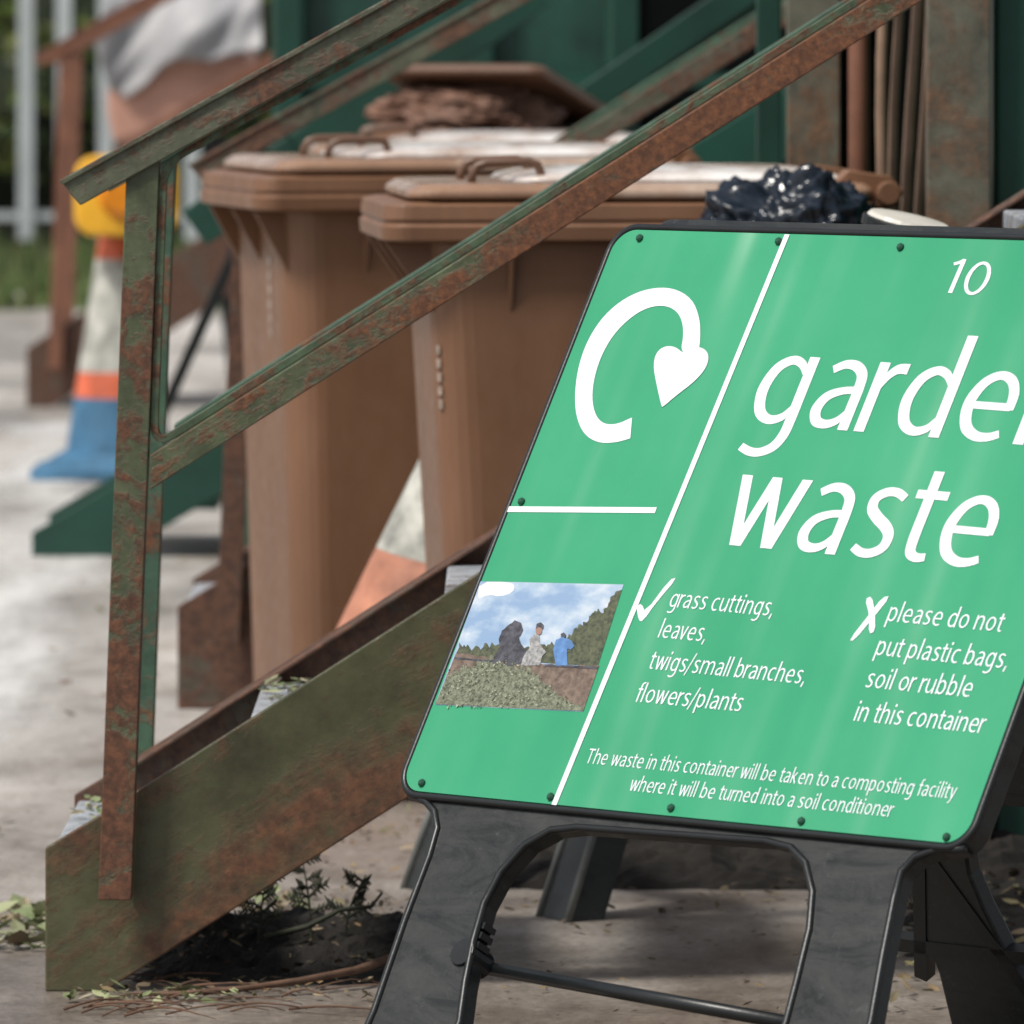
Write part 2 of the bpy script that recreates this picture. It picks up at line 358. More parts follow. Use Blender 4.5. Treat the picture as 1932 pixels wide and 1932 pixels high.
# ------------------------------------------------------------------ staircases
def bez(a,c,b,n=6): return [tuple((1-t)**2*a[q]+2*t*(1-t)*c[q]+t*t*b[q] for q in (0,1)) for t in [i/n for i in range(n+1)]]
def stair(xb,yn,label,m_s,m_near,m_far,depth=.75,L=2.0,hr_dz=0,slope=.64,hr=1.1456,group="metal staircases",m_hr=None,m_post=None,m_farstr=None,inner=True):
    T=thing("metal_staircase",label,"staircase",(xb+L/2,yn+depth/2,0),group)
    poly=[(0,0),(0,.203),(.078,.25),(L,.25+slope*(L-.078)),(L,slope*(L-.085)),(.085,0)]
    poly=[(xb+a,b) for a,b in poly]
    for k,y in enumerate((yn,yn+depth)):
        G=Geo().prism_xz(poly,y,y+.010)
        ya,yb=(y+.0101,y+.045) if k==0 else (y-.045,y-.0001)
        G.prism_xz([(xb+.08,.24),(xb+.08,.248),(xb+L-.002,.248+slope*(L-.08)),(xb+L-.002,.24+slope*(L-.08))],ya,yb)
        G.obj("stringer",m_s if k==0 or not m_farstr else m_farstr,T,bev=.0025)
    n=0
    while .205+.178*n < .2+slope*L-.05:
        xx=xb+.006+.278*n; z=.195+.178*n
        Geo().box(xx,xx+.25,yn+.0125,yn+depth-.002,z-.03,z).obj("tread",M_tread,T,bev=.004)
        n+=1
    for k,y in enumerate((yn-.0435,yn+depth+.0125)):
        m=m_near if k==0 else m_far
        mp=(m_post or m_near) if k==0 else m_far
        mh=(m_hr or m_near) if k==0 else m_far
        w=.04
        px0=.077 if k==0 else .066; z0=.134; z1=1.175+hr_dz; q=.040
        def P(x,z,yy): 
            t=(z-z0)/(z1-z0); return (xb+x+q*t,yy,z)
        G0=Geo()
        for (a,b,ya,yb) in ((px0,px0+.046,y+.0,y+.006),(px0+.0405,px0+.0465,y+.0061,y+w)):
            G0.add([P(a,z0,ya),P(b,z0,ya),P(b,z0,yb),P(a,z0,yb),P(a,z1,ya),P(b,z1,ya),P(b,z1,yb),P(a,z1,yb)],
                [(0,3,2,1),(4,5,6,7),(0,1,5,4),(1,2,6,5),(2,3,7,6),(3,0,4,7)])
        G0.obj("post",mp,T,bev=.0015)
        Geo().box(xb+L-.10,xb+L-.055,y,y+w,slope*(L-.3)+.2,hr+hr_dz+.557*(L-.08)-.04).obj("post",mp,T,bev=.0015)
        s=.557; zt=hr+hr_dz
        G=Geo().prism_xz([(xb+.024,zt),(xb+.052,zt-.0345),(xb+L,zt-.0345+s*(L-.052)),(xb+L,zt+s*(L-.024))],y-.008,y+w+.002)
        G.prism_xz([(xb+.022,zt+.0005),(xb+.028,zt-.006),(xb+L,zt-.006+s*(L-.028)),(xb+L,zt+.0005+s*(L-.022))],y-.0125,y-.0081)
        G.obj("handrail",mh,T,bev=.002)
        s=.634; zb=.711+hr_dz*.4
        G=Geo().prism_xz([(xb+.150,zb),(xb+.150,zb+.049),(xb+L,zb+.049+s*(L-.15)),(xb+L,zb+s*(L-.15))],y-.003,y+.004)
        G.prism_xz([(xb+.150,zb+.042),(xb+.150,zb+.0492),(xb+L,zb+.0492+s*(L-.15)),(xb+L,zb+.042+s*(L-.15))],y+.0041,y+w)
        G.obj("mid_rail",m,T,bev=.0018)
        if inner and k==0:
            hw=.0055
            def zu(x): return hr+hr_dz-.0345+.557*(x-.052)-hw*1.15-.0008
            def zl(x): return zb+.0495+.634*(x-.15)+hw*1.2+.0008
            xt=px0+.0465+.0392+hw; xl=px0+.0465+.0255+hw
            path=[(xb+L,zu(L)),(xb+xt+.05,zu(xt+.05))]+bez((xb+xt+.032,zu(xt+.032)),(xb+xt,zu(xt)),(xb+xt-.001,zu(xt)-.032))
            path+=bez((xb+xl+.0012,zl(xl)+.034),(xb+xl,zl(xl)),(xb+xl+.028,zl(xl+.028)))+[(xb+xl+.05,zl(xl+.05)),(xb+L,zl(L))]
            Geo().strip_xz(path,hw,y+.006,y+.036).obj("inner_frame",M_inner,T,bev=.001)
    return T
stair(-.659,11.3,"rusty metal stairs with flaking green paint beside the sign",M_string,M_rail,M_greenrail,m_hr=M_handrail,m_post=M_post,m_farstr=M_darkrust)
stair(-.660,15.8,"rusty metal stairs behind two brown bins",M_darkrust,M_handrail,M_greenrail,hr_dz=-.07,m_post=M_darkrust,inner=False)
stair(-1.668,27.5,"brown rusty metal stairs beside a traffic cone",M_darkrust,M_brownpole,M_brownpole,hr_dz=.06,inner=False)
T=thing("metal_staircase","dark green painted steel stairs without handrail","staircase",(-.2,20.4,0),"metal staircases")
poly=[(-1.206,0),(-1.206,.062),(1.2,.062+.59*2.406),(1.2,.59*2.2),(-1.0,0)]
for y in (20.1,20.85): Geo().prism_xz(poly,y,y+.012).obj("stringer",M_dgreen,T,bev=.003)
for i in range(8): Geo().box(-.98+i*.28,-.74+i*.28,20.113,20.849,.12+.165*i,.15+.165*i).obj("tread",M_dgreen,T)
pk=Geo().beam((-1.05,21.3,.03),(-.62,21.05,.98),.03,.07,(0,1,0)).obj("plank",M_blackrim,bev=.004); pk["label"]="black plank leaning against the dark green stairs"; pk["category"]="plank"

# ------------------------------------------------------------------ container, gantry, right-hand posts
C=thing("waste_container","dark green steel waste container with ribbed side","container",(1.2,22.8,0))
Geo().box(-.66,3.2,22.02,24.4,.12,2.7).obj("body",M_teal,C,bev=.01)
for x in (-.64,-.12,.26,1.25,1.8,2.4): Geo().box(x,x+.07,21.95,22.018,.12,2.7).obj("rib",M_dgreen,C,bev=.006)
Geo().box(-.05,.24,21.99,22.017,1.02,1.15).obj("recess_shade",M_shade,C)  # solid dark slab, its shade is painted
Geo().box(.335,1.24,21.985,22.017,.5,1.42).obj("opening_shade",M_shade,C)  # dark slab on the side, painted as shadow, no hole behind it
Geo().box(-.66,3.2,21.93,21.948,1.16,1.20).obj("ledge",M_dgreen,C)
Gt=thing("steel_gantry","dark green steel gantry frame with diagonal braces","gantry",(.1,19.2,0))
Y=18.9
Geo().beam((-.50,Y,1.04),(.06,Y,1.43),.05,.10).obj("brace",M_dgreen,Gt,bev=.004)
Geo().beam((-.75,Y,.86),(-.503,Y,1.038),.05,.10).obj("brace",M_dgreen,Gt,bev=.004)
Geo().beam((.06,Y,1.08),(.62,Y,1.47),.05,.075).obj("brace",M_dgreen,Gt,bev=.004)
Geo().box(.235,.30,Y+.04,Y+.10,0,2.4).obj("post",M_dgreen,Gt,bev=.004)
Geo().beam((.31,Y+.07,1.24),(.62,Y+.07,1.44),.05,.07).obj("brace",M_dgreen,Gt,bev=.004)
Geo().box(-.56,-.50,Y+.04,Y+.10,0,2.4).obj("post",M_dgreen,Gt,bev=.004)
Geo().box(.68,.74,Y+.04,Y+.10,0,2.4).obj("post",M_dgreen,Gt,bev=.004)

Cp=thing("waste_container","tall dark green container with rusty corner post","container",(1.4,13.7,0))
Geo().box(.775,2.6,12.85,14.6,.02,2.5).obj("body",M_dgreen,Cp,bev=.008)
G=Geo(); G.box(.664,.765,12.80,12.812,0,2.5); G.box(.753,.765,12.813,12.9,0,2.5); G.box(.664,.673,12.813,12.86,0,2.5)
G.obj("corner_post",M_olive,Cp,bev=.003)
Geo().box(.49,.585,14.25,14.30,0,2.5).obj("side_plate",M_olive,Cp,bev=.004)
Geo().box(.587,.774,14.32,14.36,0,2.5).obj("side_panel",M_shade,Cp)
Geo().tube([(.607,14.0,0),(.607,14.0,2.5)],.019,14).obj("pole",M_brownpole,Cp,smooth=True)
Geo().box(.44,.485,14.4,14.44,0,2.5).obj("upright",M_dgreen,Cp,bev=.004)
H=thing("hose_bundle","pale brown hoses hanging in a bundle beside rusty post","hose",(.68,13.75,.3))
for i,(x,r) in enumerate(((.640,.010),(.662,.0085),(.686,.010),(.705,.009))):
    pts=[(x+.012*math.sin(k*.5+i*.7)+ (k/20)**2*.02,13.72+.03*i,.3+k*.1) for k in range(22)]
    Geo().tube(pts,r,10).obj("hose",M_hose,H,smooth=True)

# ------------------------------------------------------------------ wheelie bins
def make_bin(loc,rot,label,open_deg=0,marks=None,mlid=None,mtop=None,handles=(-.20,.03),fx0=.318,fx1=.345,scl=(1,1,1)):
    T=thing("wheelie_bin",label,"bin",loc,"brown wheelie bins",worldparts=False)
    T.rotation_euler=(0,0,rot); T.scale=scl; mlid=mlid or M_lid; mtop=mtop or M_lidtop
    def sec(front,hy,r,z):
        return ((.335-front)/2,0,(.335+front)/2,hy,r,z)
    Geo().loft([sec(fx0-.008,.225,.06,.03),sec(fx0,.235,.065,.05),sec(fx1,.262,.07,.93),sec(fx1+.003,.268,.07,.985)],6).obj("body",M_bin,T,bev=.004)
    G=Geo().loft([(0,0,.385,.275,.04,.984),(0,0,.413,.298,.045,.988),(0,0,.415,.300,.045,1.011),(0,0,.410,.296,.045,1.0135),(0,0,.410,.296,.045,1.019),(0,0,.413,.298,.045,1.0215),(0,0,.410,.296,.045,1.045),(0,0,.39,.28,.04,1.050)],6)
    for y in (-.22,0,.22):
        G.prism_xz([(-.405,.9835),(-fx1+.01,.9835),(-fx1+.01,.87)],y-.005,y+.005)
    for x in (-.2,.2):
        G.add([(x-.004,-.292,.9835),(x+.004,-.292,.9835),(x+.004,-.264,.9835),(x-.004,-.264,.9835),(x-.004,-.26,.87),(x+.004,-.26,.87)],[(0,1,2,3),(0,4,5,1),(0,3,4),(1,5,2),(3,2,5,4)])
    G.obj("collar",M_bin,T,bev=.003)
    hx=.40; 
    def LZ(p):
        a=math.radians(open_deg); x=p[0]-hx; z=p[2]-1.06
        return Vector((hx+x*math.cos(a)+z*math.sin(a), p[1], 1.06 - x*math.sin(a)+z*math.cos(a)))
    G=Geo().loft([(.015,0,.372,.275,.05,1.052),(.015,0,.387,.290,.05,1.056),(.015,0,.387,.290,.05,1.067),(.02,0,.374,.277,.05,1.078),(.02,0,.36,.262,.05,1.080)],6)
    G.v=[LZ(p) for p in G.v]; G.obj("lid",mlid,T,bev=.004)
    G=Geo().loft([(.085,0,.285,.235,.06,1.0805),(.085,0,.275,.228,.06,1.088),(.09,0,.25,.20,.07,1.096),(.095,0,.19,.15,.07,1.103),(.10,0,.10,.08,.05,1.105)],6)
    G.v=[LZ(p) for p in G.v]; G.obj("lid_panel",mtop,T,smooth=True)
    for y in handles:
        x0,x1=-.255,-.145
        pts=[(x0-.006,y,1.074),(x0-.004,y,1.092),(x0+.004,y,1.106),(x0+.02,y,1.111),(x1-.02,y,1.113),(x1-.006,y,1.108),(x1,y,1.093),(x1+.002,y,1.074)]
        Geo().tube([LZ(p) for p in pts],.0072,8).obj("handle",M_lidd,T,smooth=True)
    Geo().tube([(.425,-.27,1.062),(.425,.27,1.062)],.020,14).obj("hinge_pin",M_bin,T,bev=.003)
    for ya,yb in ((-.25,-.18),(.18,.25)):
        Geo().prism_xz([(.30,1.045),(.36,1.10),(.43,1.090),(.452,1.065),(.44,1.04),(.40,1.03)],ya,yb).obj("hinge",M_bin,T,bev=.003)
    for y in (-.235,.235):
        Geo().tube([(.30,y-.022,.1),(.30,y-.018,.1),(.30,y+.018,.1),(.30,y+.022,.1)],[.085,.1,.1,.085],24).obj("wheel",M_blackrim,T,bev=.002)
    if marks:
        kind,z0,stp,cnt=marks
        for k in range(cnt):
            z=z0+stp*k; h=stp*.66
            def pt(z,s):
                f=(z-.05)/.88; fx=fx0+(fx1-fx0)*f; hy=.235+.027*f; r=.065
                if kind=='front': return (-fx-.0015,-.09+s,z)
                a=math.radians(214); cx,cy=-fx+r,-hy+r
                return (cx+(r+.0018)*math.cos(a)-s*math.sin(a),cy+(r+.0018)*math.sin(a)+s*math.cos(a),z)
            w_=.005 if kind!='front' else .013
            Geo().add([pt(z,-w_),pt(z,w_),pt(z+h,w_),pt(z+h,-w_)],[(0,1,2,3)]).obj("stamped_mark",M_mark,T)
    return T
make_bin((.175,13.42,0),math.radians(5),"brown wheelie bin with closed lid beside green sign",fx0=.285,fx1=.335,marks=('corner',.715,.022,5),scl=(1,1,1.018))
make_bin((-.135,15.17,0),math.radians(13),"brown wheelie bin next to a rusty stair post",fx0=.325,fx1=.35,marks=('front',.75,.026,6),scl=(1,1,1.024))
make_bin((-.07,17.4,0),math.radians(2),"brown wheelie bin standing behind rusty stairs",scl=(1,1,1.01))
make_bin((-.03,18.3,0),math.radians(70),"brown wheelie bin with its lid propped slightly open",open_deg=9,mlid=M_lidd,mtop=M_lidd,handles=(),scl=(.74,.70,1.05))

# ------------------------------------------------------------------ cones
def cone(name,loc,label,cols,h=.75,rb=.15,rt=.03,base=.225,tilt=None):
    T=thing(name,label,"cone",loc,"traffic cones",worldparts=False)
    if tilt: T.rotation_euler=tilt
    Geo().loft([(0,0,base,base,.06,0),(0,0,base,base,.06,.03),(0,0,base*.85,base*.85,.06,.045),(0,0,rb*1.1,rb*1.1,rb*1.0,.075)],5).obj("base",cols[0][1],T,bev=.004)
    prev=.075
    for z,m,nm in [(c[0],c[1],c[2]) for c in cols]:
        def R(zz): return rb+(rt-rb)*(zz-.075)/(h-.075)
        Geo().lathe([(R(prev),prev+.0005),(R(z),z)],n=28).obj(nm,m,T,smooth=False)
        prev=z
    return T
cone("traffic_cone",(-1.155,23.5,0),"faded orange and white traffic cone with blue base",[(.235,M_blue,"skirt"),(.31,M_orange,"band"),(.64,M_conew,"reflective_sleeve"),(.78,M_orange,"tip")],.78,.155,.045,.25)
S=thing("road_lamp","boxy amber yellow warning lamp fixed on a cone","lamp",(-1.125,23.35,.70))
def rr_xz(cx,cz,hx,hz,r,n=6):
    P=[]
    for c,(sx_,sz_) in enumerate([(1,1),(-1,1),(-1,-1),(1,-1)]):
        for j in range(n+1):
            a=math.pi/2*(c+j/n); P.append((cx+sx_*(hx-r)+r*math.cos(a),cz+sz_*(hz-r)+r*math.sin(a)))
    return P
Geo().prism_xz(rr_xz(-1.125,.828,.152,.118,.06),23.34,23.42).obj("housing",M_yellow,S,bev=.012)
G=Geo(); G.tube([(-1.125,23.31,.84),(-1.125,23.339,.84)],[.06,.085],24); G.obj("lens",M_amber,S)
Geo().tube([(-1.155,23.46,.70),(-1.15,23.44,.80)],.018,10).obj("bracket",M_blackrim,S)
cone("traffic_cone",(-.205,14.15,.045),"dirty white and pale orange traffic cone wedged between bins",[(.37,M_orangep,"skirt"),(.62,M_conew,"reflective_sleeve"),(.70,M_orangep,"tip")],.70,.19,.045,.2,tilt=(0,math.radians(13),0))

# ------------------------------------------------------------------ trailer with tarpaulin
Tr=thing("tipping_trailer","terracotta tipping trailer on black trestle legs","trailer",(-1.25,29.9,0))
sx=lambda p:(p-966)/505.0
sz=lambda p:1.4-p/505.0
Geo().prism_xz([(sx(214),sz(165)),(sx(216),sz(215)),(sx(228),sz(268)),(sx(262),sz(262)),(sx(300),sz(240)),(sx(420),sz(176)),(sx(475),sz(145)),(sx(478),sz(98)),(sx(330),sz(105))],29.4,30.4).obj("tray",M_terra,Tr,bev=.02)
for (a,b) in ((-1.35,-1.42),(-1.12,-1.02)):
    for y in (29.5,30.3): Geo().beam((a,y,.92),(b,y,.01),.05,.06,(0,1,0)).obj("leg",M_blackrim,Tr)
low=[(190,70),(205,120),(222,168),(250,182),(285,160),(318,124),(350,108),(410,114),(455,100),(505,92)]
vs=[];fs=[];nu,nw=60,30
for i in range(nu):
    u=i/(nu-1)*(len(low)-1); k=min(int(u),len(low)-2); t=u-k; t=t*t*(3-2*t)
    bx=sx(low[k][0]*(1-t)+low[k+1][0]*t); bz=sz(low[k][1]*(1-t)+low[k+1][1]*t)
    tx=-1.40+i/(nu-1)*.46; tz=1.62+.07*math.sin(i/(nu-1)*3.14)
    for j in range(nw):
        w=j/(nw-1); x=bx*(1-w)+tx*w; z=bz*(1-w)+tz*w
        y=29.33+.40*w*w+.075*mnoise.noise(Vector((x*5-z*3,z*2.2,1)))*(1.2-w)+.05*mnoise.noise(Vector((x*11-z*6,z*5,4)))
        vs.append((x,y,z))
for i in range(nu-1):
    for j in range(nw-1): fs.append((i*nw+j,(i+1)*nw+j,(i+1)*nw+j+1,i*nw+j+1))
tp=Geo().add(vs,fs).obj("tarpaulin",M_tarp,smooth=True); tp["label"]="light grey tarpaulin draped over the trailer load"; tp["category"]="tarpaulin"
m=tp.modifiers.new("s",'SOLIDIFY'); m.thickness=.006

# ------------------------------------------------------------------ bag, bundle and bucket
def crumple(c,r,seed,mat,name,label,cat,crease=0):
    bm=bmesh.new(); bmesh.ops.create_icosphere(bm,subdivisions=6,radius=1); vs=[]
    off=Vector((seed*2.3,seed,0))
    for v in bm.verts:
        p=v.co; k=1+.22*mnoise.fractal(p*1.3+off,1,2,2)-.13*abs(mnoise.noise(Vector((p.x*2.5,p.y*3,p.z*5))+off))-.05*abs(mnoise.noise(p*10+off))
        if crease:
            q=p+Vector((mnoise.noise(p*2+off),mnoise.noise(p*2-off),mnoise.noise(p*2+off*2)))*.45
            k-=crease*(abs(mnoise.noise(Vector((q.x*2.5+q.z*2,q.y*3,q.z*4))))+.5*abs(mnoise.noise(Vector((q.x*6-q.z*4,q.y*5,q.z*8)))))
            k+=crease*.5
        vs.append((c[0]+p.x*r[0]*k,c[1]+p.y*r[1]*k,c[2]+p.z*r[2]*k))
    fs=[[v.index for v in f.verts] for f in bm.faces]; bm.free()
    o=Geo().add(vs,fs).obj(name,mat,smooth=True); o["label"]=label; o["category"]=cat; return o
crumple((.462,12.98,.970),(.165,.16,.155),2,M_bag,"bin_bag","glossy blue black bin bag bulging from the brown bin","bag",crease=.28)
crumple((-.10,18.2,1.13),(.20,.2,.085),6,M_card,"cardboard_bundle","crumpled brown cardboard stuffed under a bin lid","cardboard",crease=.25)
B=thing("bucket","black bucket with pale rim standing on a stair tread","bucket",(.545,11.72,.912),worldparts=False)
B.rotation_euler=(math.radians(6),math.radians(12),0)
Geo().lathe([(.045,0),(.048,.002),(.062,.150),(.068,.152),(.068,.168)],n=28).obj("body",M_blackrim,B,bev=.002)
Geo().lathe([(.062,.1685),(.058,.174),(.02,.178)],n=28).obj("lid",M_bucketw,B)

# ------------------------------------------------------------------ A-board sign
K=15100.0
cph,sph=.7145,.6997; sl,cl=.4985,.8669
W_,H_=.938,.808
BL=Vector((-.1397,10.0,.41)); wv=Vector((cph,-sph,0)); uv=Vector((sl*sph,sl*cph,cl)); nv=wv.cross(uv)
def art(x,y):
    """rectify a point traced off the photographed artwork into plate metres (across, up)"""
    a=(x-966)/K; b=y/K
    a1,b1,c1=cph+sph*a, uv.x-uv.y*a, 10*a-BL.x
    a2,b2,c2=-sph*b, cl+uv.y*b, .99-10*b
    d=a1*b2-b1*a2
    return ((c1*b2-b1*c2)/d,(a1*c2-c1*a2)/d)
root=thing("a_board_sign","green garden waste A-board sign on black plastic frame","sign",(.3,10.1,0),worldparts=False)
Mfront=Matrix(((wv.x,uv.x,nv.x,BL.x-.3),(wv.y,uv.y,nv.y,BL.y-10.1),(wv.z,uv.z,nv.z,BL.z),(0,0,0,1)))
def place(o,M,parent): o.parent=parent; o.matrix_basis=M; return o
def rrect(x0,x1,y0,y1,r,n=8):
    P=[]
    for c,(cx,cy) in enumerate([(x1-r,y1-r),(x0+r,y1-r),(x0+r,y0+r),(x1-r,y0+r)]):
        for j in range(n+1):
            a=math.pi/2*(c+j/n); P.append((cx+r*math.cos(a),cy+r*math.sin(a)))
    return P
X0=-.009
plate_out=rrect(X0,W_,-.002,H_,.036)
P=rrect(X0+.0060,W_-.0060,.0040,H_-.0060,.032)
plate=place(Geo().prism_xy(P,-.003,0).obj("plate",M_plate),Mfront,root)
frame=place(Geo().prism_xy(plate_out,-.035,-.0035).obj("frame",M_black,bev=.004),Mfront,root)
rim=place(Geo().tube([(p[0],p[1],-.003) for p in rrect(X0+.001,W_-.001,-.001,H_-.001,.036)],.0050,8,closed=True).obj("rim",M_blackrim,smooth=True),Mfront,root)
def legpoly(tg):
    px_l=[(768,1496),(798,1508),(815,1528),(820,1560),(805,1612),(760,1730),(700,1905)]
    px_il=[(862,1925),(872,1850),(888,1770),(908,1700),(940,1640),(985,1590),(1035,1562),(1085,1557),(1440,1583)]
    px_ir=[(1487,1595),(1515,1625),(1528,1680),(1522,1750),(1500,1840),(1478,1925)]
    px_r=[(1638,1925),(1660,1800),(1682,1690),(1695,1640),(1722,1612),(1765,1598),(1815,1598)]
    L=[art(*p) for p in px_l]; IL=[art(*p) for p in px_il]; IR=[art(*p) for p in px_ir]; Rr=[art(*p) for p in px_r]
    left_out_f=(L[-1][0]-.012,tg)
    fl_in=(IL[0][0]-.01,tg); fr_in=(IR[-1][0]+.0,tg); fr_out=(Rr[0][0]+.005,tg)
    left=L+[left_out_f,fl_in]+IL+IR+[fr_in,fr_out]+Rr
    return left+[(W_-.06,.02),(.06,.02)], L+[left_out_f], [fl_in]+IL+IR+[fr_in],[fr_out]+Rr
tg=-.41/cl
poly,eL,eI,eR=legpoly(tg)
place(Geo().prism_xy(poly,-.034,-.006).obj("leg_frame",M_black,bev=.004),Mfront,root)
for e in (eL,eI,eR): place(Geo().tube([(p[0],p[1],-.006) for p in e],.0050,8).obj("moulded_lip",M_blackrim,smooth=True),Mfront,root)
a=art(880,1795); b=art(1490,1905)
place(Geo().tube([(a[0],a[1],-.05),(b[0],b[1],-.05)],.009,8).obj("stay_bar",M_blackrim,smooth=True),Mfront,root)
G=Geo(); G.tube([(a[0]-.01,a[1],-.045),(a[0]-.01,a[1],-.002)],.018,16)
place(G.obj("hinge_knuckle",M_blackrim,bev=.001),Mfront,root)
for k in range(3):
    q=art(900-6*k,1740+18*k); place(Geo().box(q[0]-.02,q[0]+.006,q[1]-.004,q[1]+.004,-.03,-.008).obj("catch_tooth",M_blackrim),Mfront,root)
lr=math.radians(25); u2=Vector((-math.sin(lr)*sph,-math.sin(lr)*cph,math.cos(lr)))
top=BL+uv*H_
o2=top-u2*H_+Vector((sph,cph,0))*.05
n2=wv.cross(u2)
Mrear=Matrix(((wv.x,u2.x,n2.x,o2.x-.3),(wv.y,u2.y,n2.y,o2.y-10.1),(wv.z,u2.z,n2.z,o2.z),(0,0,0,1)))
tg2=-o2.z/math.cos(lr)+.002
poly2,_,_,_=legpoly(tg2)
place(Geo().prism_xy(plate_out,-.02,.01).obj("rear_frame",M_black,bev=.004),Mrear,root)
place(Geo().prism_xy(poly2,-.018,.008).obj("rear_leg_frame",M_black,bev=.004),Mrear,root)
for a_,b_ in (((.06,-.30,0),(.16,-.02,0)),((.10,-.02,0),(.26,-.33,0)),((.03,-.25,0),(.85,-.25,0))):
    place(Geo().beam(a_,b_,.02,.02).obj("rear_strut",M_blackrim),Mrear,root)

def artchild(G,name,mat,label=None):
    o=G.obj(name,mat,smooth=False); o.parent=plate
    if label: o["label"]=label
    return o
def strip(p,q,w,z,G):
    p=Vector(art(*p));q=Vector(art(*q)); d=(q-p).normalized(); n=Vector((-d.y,d.x))*w/2
    return G.flat_xy([p-n,q-n,q+n,p+n],z)
artchild(strip((1486,443),(1046,1519),.0085,.0010,Geo()),"divider_line",M_white)
artchild(strip((958,961),(1238,963),.0080,.0007,Geo()),"divider_line",M_white)
def smooth_poly(pts,it=2):
    for _ in range(it):
        o=[]
        for i in range(len(pts)):
            a=pts[i];b=pts[(i+1)%len(pts)]
            o+= [(a[0]*.75+b[0]*.25,a[1]*.75+b[1]*.25),(a[0]*.25+b[0]*.75,a[1]*.25+b[1]*.75)]
        pts=o
    return pts
outer=[(1193,788),(1193,789),(1190,827),(1189,828),(1160,836),(1128,836),(1102,820),(1087,785),(1085,740),(1092,690),(1110,640),(1140,595),(1180,562),(1225,544),(1270,543),(1306,563),(1321,600),(1322,640),(1318,668),
 (1284,668),(1291,630),(1286,598),(1268,580),(1240,576),(1205,588),(1165,622),(1138,664),(1122,710),(1117,752),(1124,785),(1140,801),(1165,801)]
heart=[(1290,668),(1276,655),(1256,653),(1239,665),(1233,690),(1240,728),(1249,767),(1251,769),(1275,748),(1312,720),(1334,694),(1339,670),(1327,656),(1307,656)]
G=Geo(); G.flat_xy([art(*p) for p in smooth_poly(outer)],.0007); G.flat_xy([art(*p) for p in smooth_poly(heart)],.0010)
artchild(G,"recycling_loop_symbol",M_white)
artchild(Geo().flat_xy([art(*p) for p in smooth_poly([(1201,1144),(1211,1139),(1218,1156),(1264,1094),(1279,1090),(1238,1138),(1214,1172),(1206,1172)],1)],.0007),"tick_symbol",M_white)
G=Geo()
G.flat_xy([art(*p) for p in smooth_poly([(1602,1209),(1642,1158),(1666,1127),(1681,1125),(1648,1166),(1612,1209)],1)],.0007)
G.flat_xy([art(*p) for p in smooth_poly([(1633,1131),(1646,1125),(1652,1158),(1652,1192),(1640,1197),(1641,1160)],1)],.0010)
artchild(G,"cross_symbol",M_white)

# lettering: a humanist sans drawn as strokes (x-height = 1)
def catmull(path,wd,step=5,closed=False):
    pts=[];ws=[];n=len(path)
    R=n if closed else n-1
    for k in range(R):
        if closed: p0,p1,p2,p3=path[k-1],path[k],path[(k+1)%n],path[(k+2)%n]; w0,w1=wd[k],wd[(k+1)%n]
        else: p0,p1,p2,p3=path[max(k-1,0)],path[k],path[k+1],path[min(k+2,n-1)]; w0,w1=wd[k],wd[k+1]
        for s in range(step):
            t=s/step
            pts.append(tuple(.5*((2*p1[q])+(-p0[q]+p2[q])*t+(2*p0[q]-5*p1[q]+4*p2[q]-p3[q])*t*t+(-p0[q]+3*p1[q]-3*p2[q]+p3[q])*t**3) for q in (0,1)))
            ws.append(w0*(1-t)+w1*t)
    if not closed: pts.append(path[-1]); ws.append(wd[-1])
    return pts,ws
class Pen:
    def __init__(s,wt=1.0): s.v=[];s.f=[];s.wt=wt;s.layer=0
    def rib(s,path,wd,ox,closed=False,straight=False):
        if not isinstance(wd,(list,tuple)): wd=[wd]*len(path)
        pts,ws=(list(path),list(wd)) if straight else catmull(path,wd,5,closed)
        n=len(pts); b=len(s.v); z=s.layer; s.layer+=1
        for k,p in enumerate(pts):
            a=pts[k-1] if (k>0 or closed) else pts[0]; c=pts[(k+1)%n] if (k<n-1 or closed) else pts[-1]
            d=Vector((c[0]-a[0],c[1]-a[1])).normalized(); m=Vector((-d.y,d.x))*ws[k]*s.wt/2
            s.v.append((p[0]-m.x+ox,p[1]-m.y,z)); s.v.append((p[0]+m.x+ox,p[1]+m.y,z))
        for k in range(n if closed else n-1):
            q=(k+1)%n; s.f.append([b+2*k,b+2*k+1,b+2*q+1,b+2*q])
    def bar(s,x0,y0,x1,y1,h,ox):
        h*=s.wt; b=len(s.v); z=s.layer; s.layer+=1
        s.v+=[(x0-h+ox,y0,z),(x0+h+ox,y0,z),(x1+h+ox,y1,z),(x1-h+ox,y1,z)]; s.f.append([b,b+1,b+2,b+3])
    def rect(s,x0,x1,y0,y1,ox):
        b=len(s.v); z=s.layer; s.layer+=1
        s.v+=[(x0+ox,y0,z),(x1+ox,y0,z),(x1+ox,y1,z),(x0+ox,y1,z)]; s.f.append([b,b+1,b+2,b+3])
S_=.155
BOWL=[(.64,.74),(.53,.885),(.36,.935),(.17,.80),(.083,.49),(.16,.19),(.34,.068),(.53,.115),(.64,.27)]
BW=[.07,.115,.13,.155,.165,.155,.13,.115,.07]
def stem(p,x,y0,y1,ox): h=S_*p.wt/2; p.rect(x-h,x+h,y0,y1,ox)
def arch(p,x,ox): p.rib([(x+.03,.66),(x+.13,.83),(x+.29,.935),(x+.45,.915),(x+.56,.80),(x+.595,.60),(x+.595,.3),(x+.595,0)],[.06,.10,.13,.145,.15,S_,S_,S_],ox)
